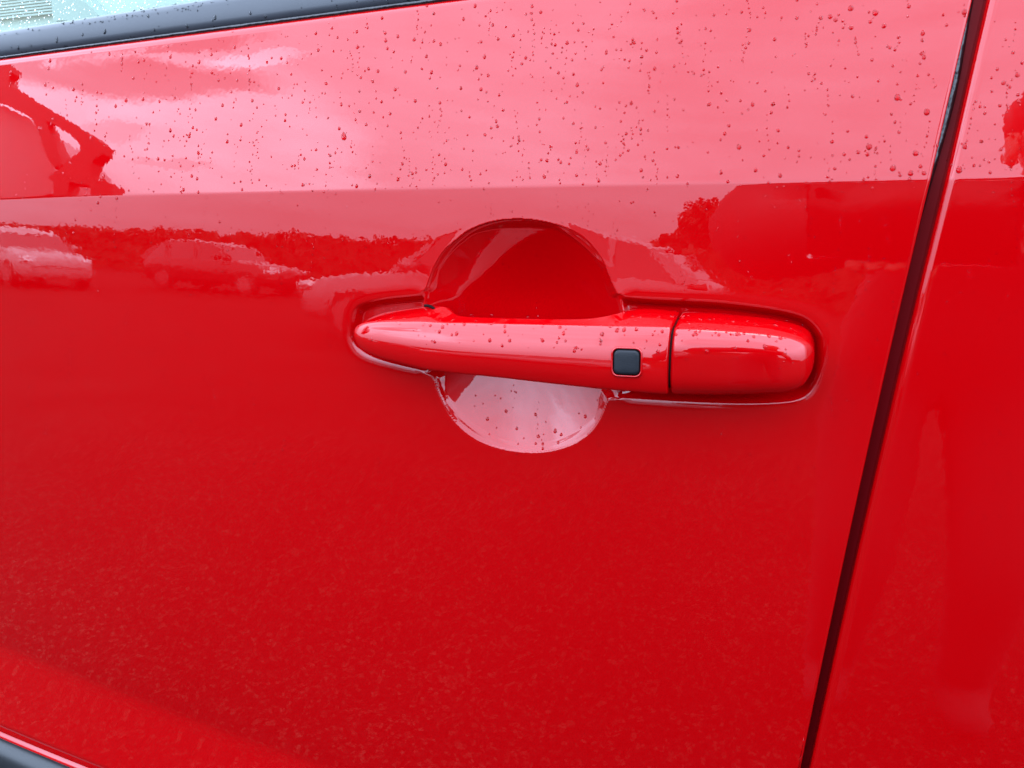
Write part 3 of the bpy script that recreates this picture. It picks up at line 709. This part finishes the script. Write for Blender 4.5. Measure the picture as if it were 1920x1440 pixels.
def person():
    t = empty("person", (0.42, -1.02, 0), "person in a dark jacket leaning in to photograph the door with a phone", "person")
    V, E, Rr = [], [], []
    def chain(pts, rs, start=None):
        prev = start
        for p, r in zip(pts, rs):
            V.append((p[0]-.42, p[1]+1.02, p[2]+H if True else 0)); Rr.append(r)
            if prev is not None: E.append((prev, len(V)-1))
            prev = len(V)-1
        return prev
    pel = chain([(.38, -1.10, -.02)], [(.20, .13)])
    ch = chain([(.41, -1.04, .08), (.44, -.96, .18), (.455, -.90, .27)], [(.19, .12), (.19, .12), (.12, .09)], pel)
    nk = chain([(.46, -.85, .34), (.465, -.82, .40)], [.06, .055], ch)
    hd = chain([(.47, -.78, .46), (.47, -.76, .53), (.47, -.77, .59)], [.078, .092, .075], nk)
    def ph(a, b, c): return tuple(np.array(CAM) + RT*a + UP*b - FW*c - np.array([0, 0, H]))
    la = chain([(.29, -.90, .26), (.16, -.82, .21), (.055, -.69, .115), (.08, -.57, .085), ph(.040, -.050, .085)], [.082, .074, .072, .058, .036], ch)
    ra = chain([(.62, -.88, .24), (.70, -.76, .10), (.66, -.60, -.02), (.50, -.50, .04), ph(.150, -.040, .085)], [.078, .066, .056, .046, .034], ch)
    lp = chain([ph(.042, -.042, .045)], [(.026, .018)], la)
    for k, (a, c) in enumerate(((.024, .018), (.040, .018), (.056, .019), (.072, .021))):
        chain([ph(a, -.060, .030), ph(a+.002, -.074, .014), ph(a+.004, -.070, .004)], [.0095, .0085, .0072], lp)
    chain([ph(.020, -.030, .028), ph(.026, -.012, .022)], [.011, .009], lp)
    rp_ = chain([ph(.150, -.030, .045)], [(.026, .018)], ra)
    for b in (.006, -.012, -.030, -.048):
        chain([ph(.160, b, .026), ph(.163, b, .008), ph(.150, b*.95, .001)], [.0095, .0085, .0072], rp_)
    chain([ph(.135, .004, .028), ph(.118, .010, .022)], [.011, .009], rp_)
    for s in (-1, 1):
        chain([(.37+s*.10, -1.10, -.14), (.37+s*.11, -.98, -.50), (.37+s*.12, -1.08, -.87), (.37+s*.13, -.95, -.915)], [.105, .075, .052, (.05, .035)], pel)
    me = skin_mesh("body", V, E, Rr, 0, 2)
    o = obj("body", me, [M_CLOTH, M_SKIN, M_HAIR], t)
    for p in me.polygons:
        c = p.center; x, y, z = c.x+.42, c.y-1.02, c.z-H
        if z > .385:
            p.material_index = 2 if (z > .55 or y < -.80) else 1
        elif y > -.415: p.material_index = 1
    # face: nose, eyes, ears
    def ball(name, p, r, m, sc=(1, 1, 1)):
        bm = bmesh.new(); bmesh.ops.create_uvsphere(bm, u_segments=12, v_segments=8, radius=r)
        for v in bm.verts: v.co = Vector((v.co.x*sc[0]+p[0]-.42, v.co.y*sc[1]+p[1]+1.02, v.co.z*sc[2]+p[2]+H))
        obj(name, bm_mesh(name, bm), m, t)
    ball("nose", (.47, -.672, .485), .016, M_SKIN, (.9, 1.2, 1.4)); 
    for s in (-1, 1): ball("eye", (.47+s*.033, -.688, .508), .011, simple("eye_white", (.7, .7, .7), .2)); ball("ear", (.47+s*.088, -.77, .495), .028, M_SKIN, (.35, .7, 1.1))
    ball("hair", (.47, -.785, .56), .10, M_HAIR, (.98, 1.05, .82))
person()
def phone():
    t = empty("phone", (CAM[0], CAM[1], CAM[2]), "dark phone held landscape in both hands, facing the door", "phone")
    Mx = Matrix((( RT[0], UP[0], -FW[0]), (RT[1], UP[1], -FW[1]), (RT[2], UP[2], -FW[2]))).to_4x4()
    t.rotation_euler = Mx.to_euler()
    bm = bmesh.new(); box_bm(bm, (-.013, -.064, .004), (.148, .013, .0115), .003); obj("case", bm_mesh("case", bm), simple("phone_case", (.012, .012, .014), .25), t)
    for k, (a, b) in enumerate(((-.0135, .1485),)):
        P = [(-.0133, .0133), (.1483, .0133), (.1483, -.0643), (-.0133, -.0643), (-.0133, .0133)]
        fr = np.array([[(x*1.0, y*1.0, z) for z in (.0055, .0095)] for x, y in P])
        obj("frame", grid_mesh("frame", fr), simple("phone_frame", (.75, .75, .78), .2, 1.0), t, smooth=False)
    bm = bmesh.new(); bmesh.ops.create_cone(bm, cap_ends=True, segments=24, radius1=.005, radius2=.005, depth=.001, matrix=Matrix.Translation((0, 0, .0035))); obj("lens", bm_mesh("lens", bm), M_CARGLASS, t, smooth=False)
phone()

# ------------------------------------------------------------------ raindrops
def drop_mesh(name, mats, seg, rings, sag, hgt, base=True, wob=0.0):
    V, F, MI = [], [], []
    ang = np.linspace(0, 2*np.pi, seg, endpoint=False)
    rad = 1 + wob*np.cos(ang*2+1.3) + wob*.7*np.cos(ang*3+.4)
    def pt(rho, h, k): 
        a = ang[k]; x = rho*math.cos(a)*rad[k]; y = rho*math.sin(a)*rad[k]
        y *= 1.0 + (0.28 if y > 0 else 0.0)*sag
        x *= 1.0 - 0.22*sag*max(0, y)
        return (x, y - sag*0.25*h/hgt*(1), h)
    rhos = np.sin(np.linspace(0, np.pi/2, rings+1))[1:]
    V.append((0, -sag*0.25, hgt))
    for rho in rhos:
        for k in range(seg): V.append(pt(rho, hgt*max(0.0, 1-rho*rho)**0.55 + 0.02, k))
    for k in range(seg): F.append((0, 1+k, 1+(k+1) % seg)); MI.append(0)
    for r in range(rings-1):
        for k in range(seg):
            a, b = 1+r*seg+k, 1+r*seg+(k+1) % seg; F.append((a, a+seg, b+seg, b)); MI.append(0)
    o = 1+(rings-1)*seg
    F.append(tuple(o+k for k in range(seg-1, -1, -1))); MI.append(1 if base else 0)
    me = pydata(name, V, F)
    for m in mats: me.materials.append(m)
    me.polygons.foreach_set("material_index", MI); me.polygons.foreach_set("use_smooth", [i != len(F)-1 for i in range(len(F))])
    return me
SURF = {"front": (FRONT, M_WETRED), "rear": (REAR, M_WETRED), "grip": (GRIPO, M_WETRED), "cover": (COVO, M_WETRED)}
_all = {o.name: o for o in CAR.children_recursive if o.type == 'MESH' and o.name in ("front_door", "rear_door", "grip", "lock_cover", "belt_moulding", "door_window", "unlock_button")}
BV = {k: bvh_of(o) for k, o in _all.items()}
def hit(px, py):
    best = None
    for k, b in BV.items():
        c, n, i, d = b.ray_cast(Vector(CAM), Vector(ray(px, py)))
        if c is not None and (best is None or d < best[3]): best = (k, c, n, d)
    return best
BIG = []   # (px, py, radius in px)
def add(l, ox, oy, k, r): BIG.extend([(ox+a*k, oy+b*k, r*RR.uniform(.85, 1.15)) for a, b in l])
RR = random.Random(3)
add([(738,98),(1135,62),(1090,32),(797,30),(888,128),(1354,120),(1205,175),(1270,220),(585,210),(620,228),(484,203),(400,187),(846,292),(1058,298),(297,365),(439,370),(573,372),(805,347),(387,460),(828,460),(490,518),(880,658),(1323,437),(1600,530),(1650,665),(1184,754),(1167,826),(1238,835),(646,845),(255,906),(400,922),(1440,842),(1433,930),(1652,876),(1838,906),(1153,909),(188,958),(1835,5),(1840,168)], 600, 0, .3646, 3.5)
add([(1308,217),(565,402),(830,383),(720,338),(378,502),(603,453),(863,521),(1217,507),(1352,476),(1440,558),(1540,527),(1573,545),(1566,580),(204,572),(276,578),(150,545),(40,608),(1315,735),(1635,745),(1290,812),(588,916),(413,870),(1662,912),(165,952),(1817,68),(1595,20),(1584,62),(1668,53),(1860,210),(1834,197),(540,165),(820,130),(1070,162),(1083,68),(877,55),(1300,118),(1243,268),(1315,275),(1364,303),(1473,262),(997,268),(1190,225),(1730,270),(1587,348),(1510,190),(1458,345),(603,453),(203,470),(287,470),(325,603),(787,775),(740,765),(494,866),(237,865),(55,800),(50,862),(825,895),(770,907),(990,927),(1043,925),(1235,942),(1520,823),(1660,912),(1787,912),(1340,660),(1417,655),(1252,608),(1117,528),(1130,678),(758,695),(883,710),(415,683),(526,608),(727,570),(1190,467)], 600, 0, .3646, 2.3)
add([(880,50),(1028,78),(1563,72),(1160,585),(1337,672),(210,883),(990,880),(1270,920),(1133,1010),(1240,1040),(1530,1020)], 1320, 0, .3125, 5.2)
add([(757,100),(702,108),(557,108),(882,167),(1080,156),(273,180),(1798,497),(1880,450),(292,627),(412,627),(445,783),(768,850),(925,913),(980,927),(310,1022),(1565,880),(785,1012),(1313,200),(457,1053),(102,1035),(1300,998),(1320,1040)], 1320, 0, .3125, 3.8)
add([(465,107),(807,90),(833,127),(835,165),(627,215),(808,243),(615,262),(1310,243),(1165,225),(250,287),(240,315),(230,360),(1126,686),(1146,733),(218,605),(228,680),(512,605),(500,645),(443,860),(505,884),(570,903),(570,937),(772,800),(862,788),(1028,897),(740,1062),(100,838),(1725,467),(1727,548),(1887,608),(1630,610),(1668,850),(1710,972),(1170,255),(1100,278),(1145,298),(990,73),(320,103),(225,72),(60,90),(40,183),(10,172),(1008,360),(705,500),(665,475),(628,442),(1240,622),(1435,90),(1297,380),(85,402),(320,497),(368,547),(1040,920),(985,1063),(1160,505),(1282,455),(1810,237),(1775,633),(1657,640),(1685,680),(1620,993),(1717,1035)], 1320, 0, .3125, 2.5)
add([(1565,817),(1468,590),(1466,620),(1516,852),(1900,905),(944,975),(1245,975),(1697,800),(1850,572),(600,1020),(503,1043),(820,522),(735,510),(233,435),(1446,300)], 0, 0, .3646, 3.0)
add([(1490,652),(1345,650),(1308,748),(1020,750),(950,750),(638,803),(787,577),(1848,470),(1568,467),(1185,376),(990,376),(1600,277),(470,268),(918,560),(1685,607),(1627,602),(880,910),(1140,910),(1283,832),(1300,795),(710,812),(790,985),(520,480),(900,455),(1220,415),(1287,420),(1330,440)], 0, 0, .3646, 2.0)
BIG.append((644.6, 256, 6.5))
# on the handle: row along the top, on its face, in the lower bowl
add([(235,620),(360,600),(400,598),(430,590),(405,648),(475,650),(548,648),(850,637),(965,637),(750,657),(880,662),(965,680),(1050,660),(1170,645),(1040,695),(1040,725),(1067,775),(1252,775),(1580,775),(1585,740),(1350,700),(1430,835),(1480,678),(1370,735),(690,700),(672,727),(768,738),(645,783),(620,690),(810,683),(955,775),(1025,805)], 600, 380, .3333, 4.0)
add([(272,617),(320,637),(360,645),(470,640),(285,677),(195,695),(270,715),(633,637),(700,655),(752,655),(885,668),(1010,685),(1125,690),(1212,710),(925,705),(737,710),(790,712),(660,745),(905,740),(945,735),(1085,750),(1150,760),(575,705),(640,680),(485,725),(148,740),(140,777),(472,800),(460,840),(898,820),(1063,810),(737,838),(340,712),(230,720),(540,640),(600,640),(820,690),(700,690)], 1080, 380, .3333, 4.1)
add([(1047,1173),(942,1217),(1107,1270),(1228,1315),(1323,1285),(1213,1355),(1357,1305),(1213,1192),(1493,1203),(1253,1357),(1253,1383),(1340,1350)], 600, 380, .3333, 3.6)
add([(1017,1100),(1103,1067),(1075,1060),(917,1130),(870,1145),(953,1303),(993,1267),(1258,1303),(1270,1235),(1457,1185),(1147,1325),(1115,1357),(1247,1335),(1467,1265),(876,1085),(985,1085)], 600, 380, .3333, 1.9)
def belt_y(x): return 108 - 0.1325*x
def crease_y(x): return float(np.interp(x, [0, 500, 960, 1350, 1745, 1920], [376, 360, 351, 343, 336, 330]))
SMALL = []
def fill(n, x0, x1, y0, y1, rmin, rmax, chain=0.45, power=2.2, keep=None):
    k = 0
    while k < n:
        x = RR.uniform(x0, x1); y = RR.uniform(y0(x) if callable(y0) else y0, y1(x) if callable(y1) else y1)
        if keep and RR.random() > keep(x, y): continue
        if RR.random() < chain*0.3:
            m = RR.randint(3, 7); st = RR.uniform(5, 14); dr = RR.uniform(-.18, .18)
            for i in range(m):
                yy = y+i*st+RR.uniform(-3, 3); 
                if yy < (y1(x) if callable(y1) else y1): SMALL.append((x+dr*i*st+RR.uniform(-2, 2), yy, rmin+(rmax-rmin)*RR.random()**power*.6)); k += 1
        else:
            SMALL.append((x, y, rmin+(rmax-rmin)*RR.random()**power)); k += 1
fill(900, 10, 1812, lambda x: max(0, belt_y(x)+8), lambda x: crease_y(x)+4, 0.7, 2.3, keep=lambda x, y: min(1, .25+x/450) * (1.0 if x < 1250 else .8))
fill(260, 250, 1300, lambda x: max(0, belt_y(x)+20), lambda x: crease_y(x)-4, 0.8, 2.1, chain=.3)
fill(150, 100, 1560, lambda x: crease_y(x)+3, lambda x: crease_y(x)+110, 0.6, 1.6)
fill(200, 20, 1700, 430, 900, 0.7, 1.4, chain=.9, keep=lambda x, y: 1.0 if y < 760 else .4)
fill(70, 1560, 1740, 345, 700, 0.5, 1.6, keep=lambda x, y: 1.0 if x < 1760-(y-340)*.24 else 0)
fill(55, 1790, 1918, 0, 320, 0.7, 1.9, keep=lambda x, y: 1.0 if x > 1868-.23*y else 0)
fill(60, 1700, 1918, 340, 1000, 0.5, 1.1, keep=lambda x, y: 1.0 if x > 1880-.23*y else 0)
fill(70, 690, 1255, lambda x: 588, lambda x: 640+(x-690)*.05, 0.7, 1.9, chain=0)
fill(60, 1265, 1505, 592, 640, 0.7, 2.2, chain=0)
fill(14, 1270, 1490, 650, 725, 0.7, 1.5, chain=0)
fill(40, 20, 780, lambda x: max(0, belt_y(x)-24), lambda x: belt_y(x)-4, 0.8, 2.4, chain=0)
fill(45, 5, 800, lambda x: belt_y(x)-2, lambda x: belt_y(x)+5, 0.8, 2.0, chain=0)
for _ in range(420):
    x = RR.uniform(0, 430); y = RR.uniform(0, 66)
    if y < belt_y(x)-39: SMALL.append((x, y, 0.5+0.9*RR.random()**2))
TPL = {}
for key, (wm, nm) in {"red": (M_WETRED, "raindrop"), "black": (M_WETBLK, "raindrop"), "clear": (None, "raindrop")}.items():
    TPL[key] = [drop_mesh(nm, [M_WATER, wm or M_WATER], 18, 6, s, h, wm is not None, w) for s, h, w in ((.25, .50, .03), (.6, .5, .02), (.1, .42, .06), (.9, .52, .04), (.4, .45, .08))]
    TPL[key+"_lo"] = [drop_mesh(nm, [M_WATER, wm or M_WATER], 9, 3, s, h, wm is not None, .03) for s, h in ((.2, .5), (.5, .48))]
KIND = {"front_door": "red", "rear_door": "red", "grip": "red", "lock_cover": "red", "unlock_button": "black", "belt_moulding": "black", "door_window": "clear"}
placed = []
for (px, py, r) in [(a, b, c*.80) for a, b, c in BIG] + [(a, b, c*1.3) for a, b, c in SMALL]:
    h = hit(px, py)
    if h is None: continue
    k, c, n, d = h
    n = n.normalized()
    if n.dot(c-Vector(CAM)) > 0: n = -n
    placed.append((r*d/FPX, px, py, k, c, n))
placed.sort(key=lambda t: -t[0])
LBL = {"upper": ("clear raindrop clinging to the pink shining shoulder of the front door, above the crease", "raindrops on the shoulder of the front door"),
       "lower": ("tiny clear raindrop on the front door below the crease, beside the handle", "raindrops on the front door below the crease"),
       "bowl": ("clear raindrop lying in the bright lower half of the hand bowl, under the grip", "raindrops in the hand bowl"),
       "grip": ("clear raindrop beaded on the red grip, left of the dark seam of the handle", "raindrops on the handle grip"),
       "lock_cover": ("clear raindrop beaded on the red lock cover at the right end of the handle", "raindrops on the lock cover"),
       "rear_door": ("clear raindrop on the rear door, right of the dark gap", "raindrops on the rear door"),
       "belt_moulding": ("raindrop on the grey black moulding under the window", "raindrops on the window moulding"),
       "unlock_button": ("raindrop on the black button of the handle", "raindrops on the button"),
       "door_window": ("fine raindrop on the window glass above the moulding", "raindrops on the window glass")}
def frame(n, rnd):
    z = n; up = Vector((0, 0, 1)); x = up.cross(z)
    if x.length < 1e-3: x = Vector((1, 0, 0))
    x.normalize(); y = z.cross(x)
    m = Matrix((x, y, z)).transposed()
    return m @ Matrix.Rotation(rnd.gauss(0, .22), 3, 'Z')
NI = 300; n_ind = 0; SEEN = {}
rest_v, rest_f, rest_m = [], [], []
for i, (r, px, py, k, c, n) in enumerate(placed):
    rk = KIND[k]; m3 = frame(n, RR); p = c + n*(0.00001)
    if k == "door_window": r *= 0.7
    if n_ind < NI and k != "door_window":
        n_ind += 1
        me = RR.choice(TPL[rk])
        o = bpy.data.objects.new("raindrop", me); COL.objects.link(o)
        o.matrix_world = Matrix.Translation(p) @ (m3 @ Matrix.Diagonal((r, r*RR.uniform(1.0, 1.3), r))).to_4x4()
        key = k
        if k == "front_door":
            key = "upper" if py < crease_y(px) else ("bowl" if 810 < px < 1145 and py > 690 else "lower")
        lb, gp = LBL[key]
        sy = o.matrix_world.to_scale(); oval = "oval" if sy.y > 1.15*sy.x else "round"
        size = "large" if i < 60 else ("middling" if i < 170 else "small")
        if key == "upper":
            f = (py-max(0, belt_y(px)))/(crease_y(px)-max(0, belt_y(px)))
            zn = "high up" if f < .3 else ("midway" if f < .68 else "low down")
            wh = ("beside the mirrored bracket" if px < 330 else "between bracket and hand bowl" if px < 560 else "left of the hand bowl" if px < 780 else "over the bowl's left half" if px < 970 else "over the bowl's right half" if px < 1160 else "over the cover" if px < 1530 else "near the dark gap")
            lb = f"{size} {oval} raindrop {zn} on the pale shoulder, {wh}"; gp = f"raindrops {zn} on the door shoulder {wh}"
        elif key in ("grip", "lock_cover"):
            zn = "top edge" if py < 606 else ("upper face" if py < 640 else "lower face")
            wh = "" if key == "lock_cover" else (", near its pointed tip" if px < 800 else " at its middle" if px < 1100 else ", by the black button")
            lb = f"{size} {oval} raindrop on the {zn} of the {key.replace('_', ' ')}{wh}"; gp = f"raindrops on the {zn} of the {key.replace('_', ' ')}{wh}"
        elif key == "bowl":
            wh = "close under the grip" if py < 765 else "near its lower rim"
            lb = f"{size} {oval} raindrop in the bowl's bright lower half, {wh}"; gp = "raindrops in the hand bowl"
        elif key == "belt_moulding":
            wh = "under the window's visible corner" if px < 420 else "where the moulding leaves the picture"
            lb = f"{size} {oval} raindrop on the grey moulding, {wh}"
        elif key == "lower":
            wh = "left of the handle" if px < 660 else ("above the handle" if px < 1540 else "right of the handle")
            lb = f"{size} {oval} raindrop on the door below the crease, {wh}"
        elif key == "rear_door":
            lb = f"{size} {oval} raindrop on the rear door, {'above' if py < 332 else 'below'} its crease"
        if abs(px-644.6) < 1 and abs(py-256) < 1: lb = "largest, long raindrop on the door's pale shoulder, up and left of the hand bowl"; gp = LBL["upper"][1]
        tag(o, lb, "raindrop", gp); SEEN.setdefault(lb, []).append((px, py, o))
    else:
        me = RR.choice(TPL[rk+"_lo"]); b = len(rest_v); M = m3 @ Matrix.Diagonal((r, r*RR.uniform(1.0, 1.25), r))
        rest_v += [tuple(M @ v.co + p) for v in me.vertices]
        rest_f += [tuple(b+j for j in q.vertices) for q in me.polygons]
        mi = {"red": 1, "black": 2, "clear": 0}[rk]
        rest_m += [mi if q.material_index == 1 and rk != "clear" else 0 for q in me.polygons]
ROW = {1: ("",), 2: ("left", "right"), 3: ("left", "middle", "right"), 4: ("leftmost", "left", "right", "rightmost"), 5: ("leftmost", "left", "middle", "right", "rightmost")}
for lb, l in SEEN.items():
    n = len(l)
    if n == 1 or n > 10: continue
    if n <= 5: rows = [("", l)]
    else:
        l.sort(key=lambda t: t[0]); q = sorted(l, key=lambda t: t[1]); rows = [("upper", q[:(n+1)//2]), ("lower", q[(n+1)//2:])]
    for pre, q in rows:
        q = sorted(q, key=lambda t: t[0])
        for nm, t in zip(ROW[len(q)], q):
            t[-1]["label"] = " ".join(w for w in (pre, nm, lb) if w).replace("upper left ", "upper left ")
me = pydata("fine_raindrops", rest_v, rest_f)
for m in (M_WATER, M_WETRED, M_WETBLK): me.materials.append(m)
me.polygons.foreach_set("material_index", rest_m); me.polygons.foreach_set("use_smooth", [x == 0 for x in rest_m])
o = obj("fine_raindrops", me, None, None, smooth=False); o["kind"] = "stuff"; tag(o, "fine raindrops sprinkled over the red paint, handle, moulding and window", "raindrops")
print("drops", len(placed))
